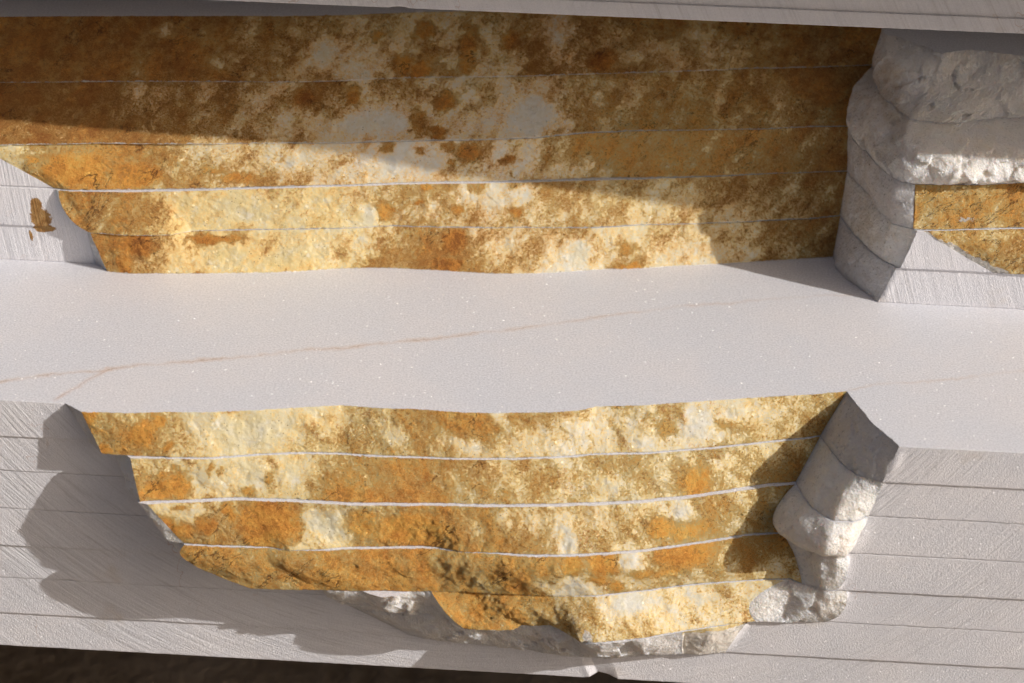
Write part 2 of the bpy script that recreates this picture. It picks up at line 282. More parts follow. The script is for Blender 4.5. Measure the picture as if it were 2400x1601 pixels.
# ------------------------------------------------------------------ outlines of the slabs, millimetres
SLABS = {
 'L1': ((0, -19.5), [
  ('s', [(-420, 0), (-197.6, 0)],
   [(-420, 0), (-186.2, 0)]),
  ('w', [(-197.6, 0), (-188.9, -6.4)],
   [(-186.2, 0), (-184, -5.5), (-179.6, -10.2)]),
  ('r', [(-188.9, -6.4), (-167.8, -5.4), (-148.9, -2.8), (-129.9, -1), (-111, 2.4), (-92.2, 6.8), (-73.3, 10.6), (-53.8, 9.9), (-34.5, 10.3), (-18.9, 9.6), (0.3, 10.8), (23.3, 14.2), (34.8, 16.8), (42.4, 20.9), (61.7, 23.6), (81.1, 28.5), (100.5, 32.3), (120, 37.2), (139.6, 41.1), (149.5, 43.6), (156.4, 45.8)],
   [(-179.6, -10.2), (-167.8, -10.5), (-148.5, -10.1), (-129.4, -8.2), (-110.7, -3.5), (-91.7, -0.2), (-72.3, 1), (-52.9, 0.7), (-33.5, 1.5), (-21.9, 1.5), (5, 4.2), (24.3, 7.1), (43.5, 11.9), (62.8, 14.5), (82.2, 19), (101.6, 23.8), (121.2, 30.2), (140.9, 35.8), (145.3, 37.4)]),
  ('w', [(156.4, 45.8), (160.8, 33), (167.8, 16.6), (174.9, 5.9), (178, 0)],
   [(145.3, 37.4), (148.5, 27.7), (152.1, 18.1), (160.3, 5.2), (172.1, 0)]),
  ('s', [(178, 0), (560, 0)],
   [(172.1, 0), (560, 0)]),
 ]),
 'L2': ((-19.5, -38.4), [
  ('s', [(-420, 0.8), (-178.7, 0.8)],
   [(-420, 0.8), (-172.4, 0.8)]),
  ('w', [(-178.7, 0.8), (-166.5, -12.5)],
   [(-172.4, 0.8), (-168.7, -10.5), (-161.6, -19.7)]),
  ('r', [(-166.5, -12.5), (-148.3, -11.1), (-129.2, -9.3), (-110.5, -4.6), (-91.5, -1.2), (-72.2, -0.1), (-52.8, -0.4), (-33.4, 0.4), (-21.8, 0.5), (5.1, 3.1), (24.3, 6.1), (43.5, 10.8), (62.8, 13.4), (82.2, 17.9), (101.6, 22.7), (121.2, 29.1), (140.9, 34.7), (145.3, 37)],
   [(-161.6, -19.7), (-158.5, -18.4), (-148.1, -16.7), (-138.7, -15), (-129.2, -13.1), (-117.8, -11.2), (-106.2, -10.8), (-90.6, -10.4), (-71.2, -10.3), (-61.5, -10.4), (-32.6, -7.6), (-13.3, -6.8), (6, -5.3), (25.3, -2.8), (44.6, 0.5), (63.9, 4.1), (83.3, 9.2), (102.7, 16.1), (122.4, 23.5), (135.2, 26.5)]),
  ('w', [(145.3, 37), (148.5, 27.3), (151.7, 18.1), (159.9, 4.8), (172.8, 0.8)],
   [(135.2, 26.5), (137.9, 15.6), (141.5, 5.9), (146.2, -0.3), (151.8, -4.7), (160.5, -4.5), (167.6, 0.8)]),
  ('s', [(172.8, 0.8), (560, 0.8)],
   [(167.6, 0.8), (560, 0.8)]),
 ]),
 'L3': ((-38.4, -59.4), [
  ('s', [(-420, 1.1), (-170.8, 1.1)],
   [(-420, 1.1), (-159.5, 1.1)]),
  ('w', [(-170.8, 1.1), (-162.7, -19.8), (-158.1, -20.8)],
   [(-159.5, 1.1), (-149.5, -19.1), (-142.5, -19.8)]),
  ('r', [(-158.1, -20.8), (-147.8, -18.4), (-138.3, -16.9), (-128.9, -15.2), (-117.5, -13.3), (-105.9, -12.9), (-90.4, -12.5), (-71, -12.4), (-61.2, -12.5), (-32.4, -9.4), (-13.1, -8.6), (6.2, -7.1), (25.4, -4.9), (44.7, -1.6), (63.9, 2), (83.3, 7.1), (102.7, 14), (122.3, 21.3), (134.6, 24.6)],
   [(-142.5, -19.8), (-128.8, -19.9), (-109.4, -19.1), (-103.5, -19.2), (-93.5, -21), (-80.1, -19.1), (-70.7, -16.1), (-51.5, -13.6), (-32.1, -11.7), (-26.2, -12.6), (-16.3, -14.7), (-2.7, -14.1), (7, -13.9), (26.4, -13.1), (36.1, -11.8), (45.7, -9.9), (65, -5.3), (84.4, 1.1), (104, 8.6), (113.8, 12.4), (123.6, 14.4), (130.5, 15.4)]),
  ('w', [(134.6, 24.6), (137.8, 14.5), (141.9, 5.3), (146.2, -1), (151.8, -5.4), (160.4, -4.9), (167.9, 1.1)],
   [(130.5, 15.4), (135.3, 9.5), (142.9, 1.8), (148.7, -0.4), (154.5, -2.3), (158, -2.6), (160.3, 1.1)], (0.62, [(125.5, 16), (129.8, 6.2), (135.5, -1), (142.2, -5.9), (148.8, -9.4), (156.6, -6.9), (163.2, 0.3)])),
  ('s', [(167.9, 1.1), (560, 1.1)],
   [(160.3, 1.1), (560, 1.1)]),
 ]),
 'L4': ((-59.4, -80.3), [
  ('s', [(-420, 1.3), (-157, 1.3)],
   [(-420, 1.3), (-128.8, 1.3)]),
  ('w', [(-157, 1.3), (-142, -20.8)],
   [(-128.8, 1.3), (-111.3, -22.8)], (0.35, [(-152.3, 1.3), (-141.1, -22)])),
  ('r', [(-142, -20.8), (-128.7, -20.9), (-109.3, -20.1), (-103.5, -19.6), (-93.6, -20.7), (-80, -19.8), (-70.6, -17.5), (-51.3, -15), (-32, -13.1), (-26.1, -13.2), (-16.3, -14.4), (-2.7, -14.5), (7.1, -15.3), (26.5, -14.5), (36.2, -13.5), (45.8, -11.6), (65.1, -7), (84.4, -0.3), (104, 7.2), (113.8, 11.3), (123.6, 13.3), (130.5, 14.7)],
   [(-111.3, -22.8), (-101.5, -22.6), (-89.8, -22.2), (-80.1, -21.3), (-50.9, -19.2), (-31.5, -17.7), (-15.9, -16.6), (7.6, -16.4), (27.2, -15.9), (46.6, -13.4), (66, -7.8), (85.5, -1.5), (105.2, 3.4), (124.9, 7.4), (134.8, 8.7), (140.6, 5.1)], (0.35, [(-141.1, -22), (-128.5, -23.3), (-109.1, -22.5), (-103.3, -21.9), (-93.4, -23), (-79.8, -22.1), (-70.4, -19.8), (-51.1, -17.3), (-31.7, -15.5), (-25.9, -15.6), (-16, -16.7), (-2.4, -16.8), (7.4, -17.6), (26.8, -16.8), (36.5, -15.8), (46.1, -13.9), (65.5, -9.3), (84.8, -2.7), (104.4, 4.7), (114.2, 8.8), (124.1, 10.8), (135.5, 11.9)])),
  ('w', [(130.5, 14.7), (139.2, 10.2), (145.9, 2.1), (154.5, -1.9), (159.2, 1.3)],
   [(140.6, 5.1), (145.5, 2.8), (151.3, -0.1), (156.2, 1.3)], (0.5, [(135.5, 11.9, -66.7), (144.2, 5.1), (148.5, -1.4), (155.3, -2.5), (160.2, -1.3)])),
  ('s', [(159.2, 1.3), (560, 1.3)],
   [(156.2, 1.3), (560, 1.3)]),
 ]),
 'L5': ((-80.3, -99.1), [
  ('s', [(-420, 2.2), (-95, 2.2)],
   [(-420, 2.2), (-79.6, 2.2)]),
  ('w', [(-95, 2.2), (-78.2, -21.1), (-62.7, -19.3), (-57.3, -21.8), (-51.4, -24), (-45.7, -22.8), (-40.2, -18.2), (-34.6, -15.6), (-29.5, -17.2)],
   [(-79.6, 2.2), (-68.3, -6), (-58.2, -6.8), (-51.9, -9.6), (-41.9, -10.4), (-32.2, -8.1), (-24, -11.1), (-16.5, -17.8), (-13.5, -19.2)], (0.5, [(-88.1, 2.2), (-75.3, -13.5), (-62.3, -14.3), (-56.7, -16.5), (-51.9, -19.1), (-45.1, -18.5), (-36.7, -13.3), (-29.9, -12.6), (-21.6, -21.4)])),
  ('r', [(-29.5, -17.2), (-15.9, -15.5), (-6.2, -14.3), (7.5, -15), (27.1, -15.2), (46.6, -14.1), (66, -8.5), (85.5, -2.2), (105.2, 2.7), (124.9, 7), (132.8, 7.8)],
   [(-13.5, -19.2), (-5.6, -19.5), (8.1, -18.2), (12.8, -13.7), (17.7, -13.9), (25.5, -12.2), (31.7, -16.7), (39.9, -24.6), (46.7, -24.3), (67.1, -19), (86.6, -11.5), (106.3, -4.6), (120.5, -0.6)], (0.5, [(-21.6, -21.4), (-15.7, -17.4), (-6, -16.2), (7.9, -17.2), (27.4, -15.4), (39.3, -19), (47.2, -18.9), (66.6, -13.8), (86.1, -6.9), (105.7, -0.9), (118, 2.6)])),
  ('w', [(132.8, 7.8), (134.8, 8.3), (144.5, 3.4), (152.3, -0), (161.1, 2.2)],
   [(120.5, -0.6), (135.9, -0.2), (152.7, 2.2)], (0.5, [(118, 2.6), (135.3, 3.6), (147.1, -0.4), (159.8, -1.6)])),
  ('s', [(161.1, 2.2), (560, 2.2)],
   [(152.7, 2.2), (560, 2.2)]),
 ]),
 'L6': ((-99.1, -120), [
  ('s', [(-420, 2.5), (-79.7, 2.5)],
   [(-420, 2.5), (-41.1, 2.5)]),
  ('w', [(-79.7, 2.5), (-62.4, -5.1), (-52.2, -7.2), (-40.2, -7.5), (-26.3, -7.5), (-16.1, -11), (-6.1, -11.8), (7.6, -10.5), (27.4, -9.6), (34.6, -15.7), (40.2, -23.2), (46.7, -24.3), (55.5, -22.4), (67.1, -19), (86.6, -11.9)],
   [(-41.1, 2.5), (-30.8, -0.3), (-8.5, -2.6), (8.2, -3.1), (19.3, -5.1), (33.8, -7.1), (47.8, -7.8), (57.7, -6.6), (67.6, -4.6), (79.6, -2.2), (87.5, -0.4)], (0.45, [(-61.3, 2.5), (-46.5, -4.8), (-32.3, -6.2), (-16.3, -7.4), (-2.4, -6.8), (11.6, -7.5), (25.7, -10.9), (35.7, -12.6), (41.8, -16.8), (47.9, -19.5), (55.6, -17.1), (63.4, -13.7), (69.4, -14.9), (77.2, -10.5), (87, -6.5)])),
  ('r', [(86.6, -11.9), (106.3, -5), (118.5, 2.5)],
   [(87.5, -0.4), (95.5, -0.7), (107.5, 2.5)], (0.3, [(87, -6.5, -108.5), (98.7, -5.7), (113.6, 0.4)])),
  ('s', [(118.5, 2.5), (560, 2.5)],
   [(107.5, 2.5), (560, 2.5)]),
 ]),
 'L7': ((-120, -139.6), [
  ('s', [(-420, 3.4), (33.3, 3.4)],
   [(-420, 3.4), (42, 3.4)]),
  ('s', [(33.3, 3.4), (63.4, 3.4)],
   [(42, 3.4), (44.5, 3, -138.8), (48, 5, -136.8), (53, 4.2, -137.4), (58, 3, -139.2), (68.3, 3.4)]),
  ('s', [(63.4, 3.4), (560, 3.4)],
   [(68.3, 3.4), (560, 3.4)]),
 ]),
 'U1': ((19.8, 0), [
  ('s', [(-420, 131.8), (-212.4, 131.8)],
   [(-420, 131.8), (-209.4, 131.8)]),
  ('w', [(-212.4, 131.8), (-209.5, 126.7)],
   [(-209.4, 131.8), (-205.4, 128.8), (-202.1, 124.7)]),
  ('r', [(-209.5, 126.7), (-201.6, 127.1), (-191.1, 126.8), (-179.3, 128.1), (-170.6, 129.4), (-160.9, 134.5), (-150.5, 135.3), (-130, 138.3), (-109.3, 141), (-88.7, 144), (-64, 149.3), (-47.2, 150.1), (-26.3, 151.4), (-5.4, 153.6), (15.5, 155.8), (36.5, 157.5), (57.3, 162.9), (78.4, 166.2), (95.2, 169.1), (120.6, 174), (141.8, 178.6), (156.6, 183.1)],
   [(-202.1, 124.7), (-191.4, 123.6), (-170.7, 125.7), (-129.4, 130.9), (-108.8, 134.3), (-88.4, 139.9), (-67.5, 142.5), (-46.4, 142.5), (-25.3, 142), (-4.3, 142.8), (6.2, 143.9), (16.5, 146.3), (37.4, 151.5), (58.4, 154.6), (79.4, 159.9), (100.6, 164.3), (121.8, 169.2), (143.2, 174.1), (154.5, 176.6)]),
  ('w', [(156.6, 183.1), (159.6, 172.4), (164.3, 159.3), (170, 146.5), (175.8, 137.5), (181.9, 131.8)],
   [(154.5, 176.6), (155.6, 164.1), (160.4, 153.6), (165.8, 146.3), (170.3, 139.4), (173.1, 133.2), (174.5, 131.8)]),
  ('s', [(181.9, 131.8), (560, 131.8)],
   [(174.5, 131.8), (560, 131.8)]),
 ]),
 'U2': ((40.9, 19.8), [
  ('s', [(-420, 130.7), (-226.6, 130.7)],
   [(-420, 130.7), (-212.8, 130.7)]),
  ('w', [(-226.6, 130.7), (-224.6, 129.9)],
   [(-212.8, 130.7), (-210, 127.1)], (0.6, [(-222.4, 130.7), (-219.9, 126.5)])),
  ('r', [(-224.6, 129.9), (-217.6, 129.3), (-190.9, 131.2), (-170.5, 134.2), (-138, 139.7), (-109.4, 144.4), (-88.9, 147.9), (-60.2, 153.3), (-47.8, 155), (-6.3, 160.8), (35.3, 168), (56.2, 171.2), (77.2, 175.3), (98.2, 178.9), (119.3, 184), (140.5, 187.7), (158.8, 191)],
   [(-210, 127.1), (-201.5, 126.6), (-191, 126.4), (-179.3, 127.6), (-170.5, 129), (-160.8, 134), (-150.6, 136), (-130.1, 139), (-109.4, 141.6), (-88.8, 144.7), (-64.1, 150), (-47.3, 150.8), (-26.4, 152.1), (-5.5, 154.3), (15.5, 156.4), (36.4, 158.2), (57.3, 163.5), (78.4, 166.9), (95.2, 169.8), (120.6, 174.7), (141.8, 179.3), (156.6, 184)]),
  ('w', [(158.8, 191), (162.4, 180.1), (168.5, 166.3), (172.4, 148.5), (178, 136.6), (189.9, 130.7)],
   [(156.6, 184), (159.6, 172.9), (164.3, 159.8), (170, 147.4), (175.8, 137.9), (183.6, 130.7)]),
  ('s', [(189.9, 130.7), (192.9, 130.7)],
   [(183.6, 130.7), (228.6, 130.7)], (0.45, [(187.1, 130.7), (208.1, 130.7)])),
  ('r', [(192.9, 130.7), (220.7, 134.8), (241.3, 137.9), (302.2, 138.1), (560, 137.5)],
   [(228.6, 130.7), (251.1, 130.7), (304, 130.7), (560, 131.5)], (0.45, [(208.1, 130.7), (241.6, 130.5), (303, 134.2), (560, 133.5)])),
 ]),
 'U3': ((62.9, 40.9), [
  ('s', [(-420, 131.5), (-264.9, 131.5)],
   [(-420, 131.5), (-227.2, 131.5)]),
  ('r', [(-264.9, 131.5), (-252.2, 132.2), (-222, 136.9), (-204.9, 139.6), (-171, 142.3), (-109.6, 148.7), (-89.1, 150.9), (-48.2, 157.9), (-27.6, 160.6), (3.3, 166.3), (28, 174.7), (55, 180.3), (76, 182.8), (96.9, 186), (118, 189.2), (139.1, 193.9), (157.7, 196.4)],
   [(-227.2, 131.5), (-217.9, 130.6), (-191.3, 133.9), (-170.9, 136.5), (-138.3, 141.8), (-109.7, 146.2), (-89.2, 149.7), (-60.4, 155.5), (-48, 157.1), (-6.5, 163.1), (35.2, 170.4), (56.2, 173.3), (77.2, 176.4), (98.2, 179.9), (119.3, 184.5), (140.5, 188.1), (158.8, 191.5)]),
  ('w', [(157.7, 196.4), (159.4, 182.1), (164.9, 169.4), (171.4, 152.3), (178.5, 139.4), (187.2, 136.2)],
   [(158.8, 191.5), (162.4, 180.5), (168.5, 166.8), (172.5, 149), (178, 137), (187.9, 131.9)]),
  ('r', [(187.2, 136.2), (198.3, 136.5), (218.7, 138.6), (239.3, 143.1), (301.3, 153.3), (560, 146.5)],
   [(187.9, 131.9), (200.2, 132.7), (220.8, 136.2), (241.4, 139.2), (302.5, 140.3), (560, 138.5)]),
 ]),
 'U4': ((83, 62.9), [
  ('s', [(-420, 134), (-400, 134)],
   [(-420, 132), (-400, 132)]),
  ('r', [(-400, 134), (-317.5, 150), (-256.8, 159.1), (-216, 164.6), (-174.8, 169.1), (-112.7, 175.4), (-92.2, 179.2), (-71.7, 183.7), (-51, 188), (-19.7, 191.4), (11.6, 197.1), (53.5, 204.8), (74.6, 208.6), (95.8, 212.5), (106.4, 215.7), (138.3, 220.8), (169.4, 226.8)],
   [(-400, 132), (-312.1, 122.5), (-252, 131.3), (-221.8, 135.9), (-204.7, 138.5), (-170.9, 141.4), (-109.6, 148.9), (-89.2, 151.6), (-48.3, 158.8), (-27.7, 161.5), (3.3, 167.2), (27.9, 175.6), (55, 181), (76, 183), (96.9, 186.5), (118, 189.7), (139.1, 194.4), (157.7, 196.9)]),
  ('w', [(169.4, 226.8), (169.9, 200.9), (174.5, 183.6), (180.2, 174.5), (184, 164.9), (198.3, 162.6), (208.5, 165.6), (218.5, 168.1), (239.8, 172.8), (302.5, 183.5), (560, 176.5)],
   [(157.7, 196.9), (159.5, 182.6), (165, 169.8), (171.4, 152.8), (176.3, 140.9), (180.6, 136.9), (198.3, 136.5), (218.7, 139.1), (239.4, 143.5), (301.3, 153.7), (560, 145.5)], (0.3, [(158.6, 206.7), (160, 188.5), (166.1, 174.6), (174.6, 163.1), (181, 143), (187, 138), (198, 136), (209, 137), (237, 138), (300, 142), (560, 161.5)])),
 ]),
 'U5': ((103, 83), [
  ('s', [(-420, 150), (-400, 150)],
   [(-420, 134), (-400, 134)]),
  ('r', [(-400, 150), (-323.9, 181.7), (-262.6, 191.8), (-221.3, 197.5), (-158.7, 204.6), (-116.8, 209.3), (-95.9, 212.7), (-54.2, 221.7), (-11.9, 227.5), (30.5, 234.4), (73.2, 243.1), (116.2, 252.8), (159.5, 259.9), (172.6, 228)],
   [(-400, 134), (-317.5, 150), (-256.8, 159.1), (-216, 164.6), (-174.8, 169.1), (-112.7, 175.4), (-92.2, 179.2), (-71.7, 183.7), (-51, 188), (-19.7, 191.4), (11.6, 197.1), (53.5, 204.8), (74.6, 208.6), (95.8, 212.5), (106.4, 215.7), (138.3, 220.8), (169.4, 226.8)]),
  ('w', [(172.6, 228), (174.2, 217.8), (180.9, 217.5), (193.7, 204.5), (200.7, 200.1), (215, 205.8), (225.8, 202.9), (240.2, 202), (302.7, 205.9), (560, 191.5)],
   [(169.4, 226.8), (169.4, 204.9), (172.8, 187.9), (178.4, 176.8), (184, 164.9), (198.3, 162.6), (218.5, 168.1), (239.8, 172.8), (302.5, 183.5), (560, 176.5)], (0.4, [(169, 217.6), (170.8, 202.4), (178.4, 196.2), (190.5, 189.5), (200.7, 188.7), (214.9, 193.2), (225.8, 192.4), (240.3, 193), (302.5, 195.9), (560, 183.5)])),
 ]),
}
# iron cover 0-9, tone 0-9 (ochre to brown), yellow 0-9, read along the run of each joint face: (slab, height share, x range in mm, ...)
STAIN_ROWS = [
 ('U5', 0.3, -239.7, 144, '99988665444645776788', '88887766555588765677', '43334443333334455555'),
 ('U5', 0.75, -240.9, 145.4, '99999852272574745667', '88887777666699877677', '44444443222233444555'),
 ('U4', 0.3, -241.9, 146.6, '99867557352526666678', '99988877665576666778', '44333333211222344455'),
 ('U4', 0.75, -243.1, 147.9, '99876543224125877689', '98887766777565444666', '44444332100000134444'),
 ('U3', 0.3, -244, 148.9, '37874323213348877788', '44555556777754444567', '65543333211111344455'),
 ('U3', 0.75, -244.9, 150, '59976653222225877778', '45566776665654445567', '65554443311111344444'),
 ('U2', 0.3, -245.6, 150.8, '38874223356165645667', '66666554555566445667', '55678877422223344444'),
 ('U2', 0.75, -246.4, 151.7, '37653333365545534667', '66655554466655556667', '56778887533222344444'),
 ('U1', 0.3, -247.2, 152.7, '88886531258345233677', '77777665567766445667', '77778887644433344444'),
 ('U1', 0.75, -248, 153.6, '66652323578431511666', '77766555577665656667', '66678887655533344444'),
 ('L1', 0.3, -218.2, 149.6, '66652113468663532458', '55555555455554333445', '55666666554322222335'),
 ('L1', 0.75, -219.1, 150.6, '66673124576333433755', '55555554455544333455', '66666666554332222444'),
 ('L2', 0.3, -219.9, 151.6, '44441225897555654555', '55555555566544433455', '66666666665533333445'),
 ('L2', 0.75, -220.7, 152.5, '88883435898654548577', '55555544566544334455', '66655555544333333445'),
 ('L3', 0.3, -221.6, 153.5, '55552582488745445666', '55555565455555444445', '55555445554433333444'),
 ('L3', 0.75, -222.4, 154.5, '88887773688863467777', '55555654455555444455', '55555444554432222344'),
 ('L4', 0.3, -223.2, 155.4, '88888888997786548877', '55555555554445555555', '44444444554422222333'),
 ('L4', 0.75, -224, 156.3, '77777788998993455444', '55555555555444544444', '66665555555422222333'),
 ('L5', 0.3, -224.8, 157.2, '99999999999994244333', '66666666665555444444', '44444444433322222333'),
 ('L5', 0.75, -225.5, 158.1, '99999999999985443322', '55555555555555444444', '44444444433322222333'),
 ('L6', 0.4, -226.2, 158.9, '33333333333333333333', '44444444444444444444', '55555555555555555555'),
]
IRON_SPOTS = [(-154.4, -3.9, 2.8, 3.7, 1), (-160.7, -9.8, 5.6, 5, 1), (-150.3, -14.6, 1.8, 2.2, 0.9), (-178.4, -17.6, 2.8, 1.8, 1), (-185.8, -2, 4, 2.8, 1), (-157.7, -1, 1.6, 1.1, 0.8), (-153.5, -33.7, 7.2, 3.8, 1), (-144.3, -31.8, 5.6, 5.4, 1), (-113.4, -35.6, 3.4, 2.3, 1), (-130.1, -24.2, 1.4, 2.8, 0.9), (-126, -26.1, 1.2, 1.6, 0.9), (-151, -27.1, 2.4, 1.2, 0.9), (-104.5, -28.9, 1.8, 2, 0.9), (-145.7, -24.2, 2, 1, 0.7), (91, -31.8, 5.2, 6.2, 0.8), (98.8, -10.7, 5.2, 1.8, 0.5), (73.8, -10.7, 4, 2.8, 0.4), (-102.4, -47.8, 12, 8.6, 1), (-148.8, -51, 8, 5.7, 1), (-132.4, -48.9, 4.4, 4.5, 0.9), (-121.5, -43.6, 2.4, 3.9, 0.9), (-107.1, -57.3, 8, 2.7, 1), (-143.8, -40.5, 4.4, 1.3, 0.9), (-60.9, -47.8, 8, 6.5, 0.8), (-39.8, -51, 14, 6.5, 1), (35.1, -62.5, 4, 4.5, 1), (49.3, -63.6, 7.2, 6.7, 1), (65.5, -69.8, 5.2, 2.7, 0.8), (54.6, -76.1, 3.2, 2.2, 0.8), (45.7, -71.9, 5.6, 1.8, 0.8), (85.3, -61.5, 11, 6.7, 1), (77.8, -70.9, 6, 2.3, 0.6), (74, -51, 4.8, 3.8, 1), (84.2, -53.1, 10, 3.5, 0.7), (-110.5, 78, 4, 2.5, 1), (-66.7, 59.6, 3.2, 3.2, 1), (-27.4, 56.3, 5.6, 4.6, 1), (-37.8, 59.6, 3.2, 2.7, 1), (-8.8, 51.9, 3.2, 2, 1), (-53.3, 67.9, 4, 3.8, 1), (-43.7, 64.9, 4.8, 1.2, 1), (-40.4, 75, 5.2, 2.5, 1), (-64, 87, 5, 2.6, 1), (-54.5, 85, 4.4, 1.6, 1), (-31.7, 92, 3.6, 6.5, 0.8), (-11.8, 94, 4.8, 2.3, 0.9), (-77, 96, 3.2, 1.6, 0.8), (-54.3, 97, 5.2, 2.1, 0.8), (33.7, 87, 6, 2.9, 0.9), (-31.4, 87, 3.6, 3.1, 0.9), (-85.6, 78, 3.2, 3, 0.9), (-35.9, 50.8, 2, 1.8, 0.7), (-51.7, 57.4, 2, 1.8, 0.9), (-5.9, 44.2, 1, 1.8, 0.8), (-151.1, 15.8, 12, 2, 1), (-186.4, 13.9, 7.2, 5.2, 0.9), (-192.2, 4, 4, 4.8, 0.8), (-33.3, 13.9, 5.2, 5, 0.9), (-35.9, 3, 6.8, 2.7, 0.9), (52.3, 1, 6, 1.6, 1), (51.8, 9.9, 4.8, 2.4, 0.8), (-67.6, 27.2, 4, 4.4, 0.8), (-52.4, 31.4, 1.6, 1.3, 1), (-32.5, 28.2, 2.8, 2.5, 0.9), (-3.8, 27.2, 2, 2.4, 1), (-23.5, 38.8, 4, 2.5, 0.8), (-47.9, 39.8, 2.8, 1.3, 0.9), (-137.9, 45.3, 8, 2.1, 0.8), (-151.2, 49.7, 4.8, 1.7, 0.7), (-185.8, 47.5, 10, 4, 0.8), (-216.2, 50.8, 12, 6, 0.9), (-236.1, 55.2, 2, 1.3, 0.7), (-239.8, 57.4, 1.6, 1.3, 0.6)]   # x, z, radii in mm, strength
BARE_SPOTS = [(-180, 99, 4.4, 2.6, 1), (-150.1, 89, 6.8, 2.6, 1), (-191.3, 86, 2.8, 1.6, 1), (-189.1, 80, 2.8, 2.2, 1), (-101, 92, 6, 3.9, 1), (-74.1, 68.9, 12, 3.8, 1), (3.5, 68.9, 10, 4.2, 1), (-10.8, 78, 4.4, 5, 1), (-59.2, 54.1, 10, 7.8, 1), (13.6, 60.7, 6, 6.5, 1), (-12.7, 57.4, 3.2, 5.5, 1), (-164.8, 33.5, 6.8, 6.1, 1), (-138.2, 32.5, 12, 4.9, 1), (-130.4, 26.1, 12, 3.1, 1), (-111.6, 6.9, 14, 4.8, 1), (-141.5, 7.9, 10, 4.8, 1), (-78.5, 9.9, 5.6, 4.2, 1), (-44, 27.2, 3.2, 4.7, 1), (1.1, 36.7, 4.8, 4, 1), (27, 8.9, 5.6, 5.5, 1), (-75.4, 23, 3.2, 5.7, 1), (-106.1, -7.8, 8, 7.6, 1), (-120.7, -8.8, 6, 5.6, 1), (-48.3, -10.7, 4.8, 3.9, 1), (-14.3, -14.6, 4.8, 2.6, 1), (-0.6, -1, 4, 3.7, 1), (88.7, -9.8, 6, 7.1, 1), (105.2, -4.9, 4.8, 5.4, 1), (62.2, -15.6, 4, 2.5, 1), (-118, -28.9, 10, 5.9, 1), (-134.9, -30.8, 4, 6, 1), (-91, -28, 8, 4.2, 1), (29.5, -28, 3.2, 7, 1), (49.9, -30.8, 4.4, 3.4, 1), (100.4, -27.1, 4.8, 3, 1), (-74.9, -48.9, 10, 6.8, 1), (-72.8, -53.1, 6, 4.1, 1), (-138.2, -45.7, 8, 3.4, 1), (3.1, -42.6, 2.8, 6.5, 1), (30, -51, 6, 6.6, 1), (81.1, -43.6, 4.8, 2.7, 1), (-135, -55.2, 2.8, 2.9, 1), (60.8, -62.5, 8, 4.1, 1), (32.8, -74, 14, 4.1, 1), (56.8, -85, 8.8, 4.1, 1), (65.9, -84.1, 8, 3.4, 1), (94.1, -85.9, 6, 2.5, 1)]
VEINS = [([(-245.3, 10.5), (-230.9, 16.5), (-184.6, 31.9), (-156.3, 40.6), (-125.6, 48.4), (-93, 58.8), (-40.2, 74.2), (9.2, 91.4), (59.5, 111.1), (110.9, 126.5), (163, 138.6)], -245.3, 163, 0.0006, (0.6, 0.43, 0.31), 0.9),
 ([(156.4, 46.6), (175.4, 54.2), (195.3, 58.9), (219.5, 66.4), (239.9, 73.1), (260.4, 80.3)], 156.4, 260.4, 0.0005, (0.6, 0.42, 0.28), 1.0),
 ([(-202.6, 3.4), (-196.6, 12.7), (-190.7, 22.4), (-184.2, 32)], -202.6, -184.2, 0.0009, (0.6, 0.42, 0.32), 1.5)]

# ------------------------------------------------------------------ building helpers
def tag(o, label=None, cat=None, group=None, kind=None):
    for k, v in (('label', label), ('category', cat), ('group', group), ('kind', kind)):
        if v: o[k] = v
    return o
def empty(name, loc):
    o = bpy.data.objects.new(name, None); C.objects.link(o); o.location = loc; o.empty_display_size = .02
    return o
def make_mesh(name, verts, faces, mats, parent=None, mat_idx=None, smooth=None, attrs=None, origin=(0, 0, 0)):
    me = bpy.data.meshes.new(name)
    v = np.asarray(verts, float) - np.asarray(origin, float)
    me.from_pydata(v.tolist(), [], faces)
    for m in mats: me.materials.append(m)
    if mat_idx is not None: me.polygons.foreach_set('material_index', np.asarray(mat_idx, dtype=np.int32))
    if smooth is not None: me.polygons.foreach_set('use_smooth', np.asarray(smooth, dtype=bool))
    for k, a in (attrs or {}).items():
        me.attributes.new(k, 'FLOAT', 'POINT').data.foreach_set('value', np.asarray(a, dtype=np.float32))
    me.update()
    o = bpy.data.objects.new(name, me); C.objects.link(o)
    if parent is not None: o.parent = parent
    else: o.location = origin
    return o

def resample(pts, n, z):
    p = np.array([q if len(q) == 3 else (q[0], q[1], z) for q in pts], float)
    s = np.r_[0, np.cumsum(np.linalg.norm(np.diff(p, axis=0), axis=1))]; s /= s[-1]
    u = np.linspace(0, 1, n)
    return np.stack([np.interp(u, s, p[:, i]) for i in range(3)], 1)
def length(pts): return sum(math.dist(a[:2], b[:2]) for a, b in zip(pts, pts[1:]))

def smooth_cols(a, k):
    ker = np.hanning(k+2)[1:-1]; ker /= ker.sum(); h = k//2
    p = np.concatenate([np.repeat(a[:, :1], h, 1), a, np.repeat(a[:, -1:], h, 1)], 1)
    return sum(ker[i]*p[:, i:i+a.shape[1]] for i in range(len(ker)))

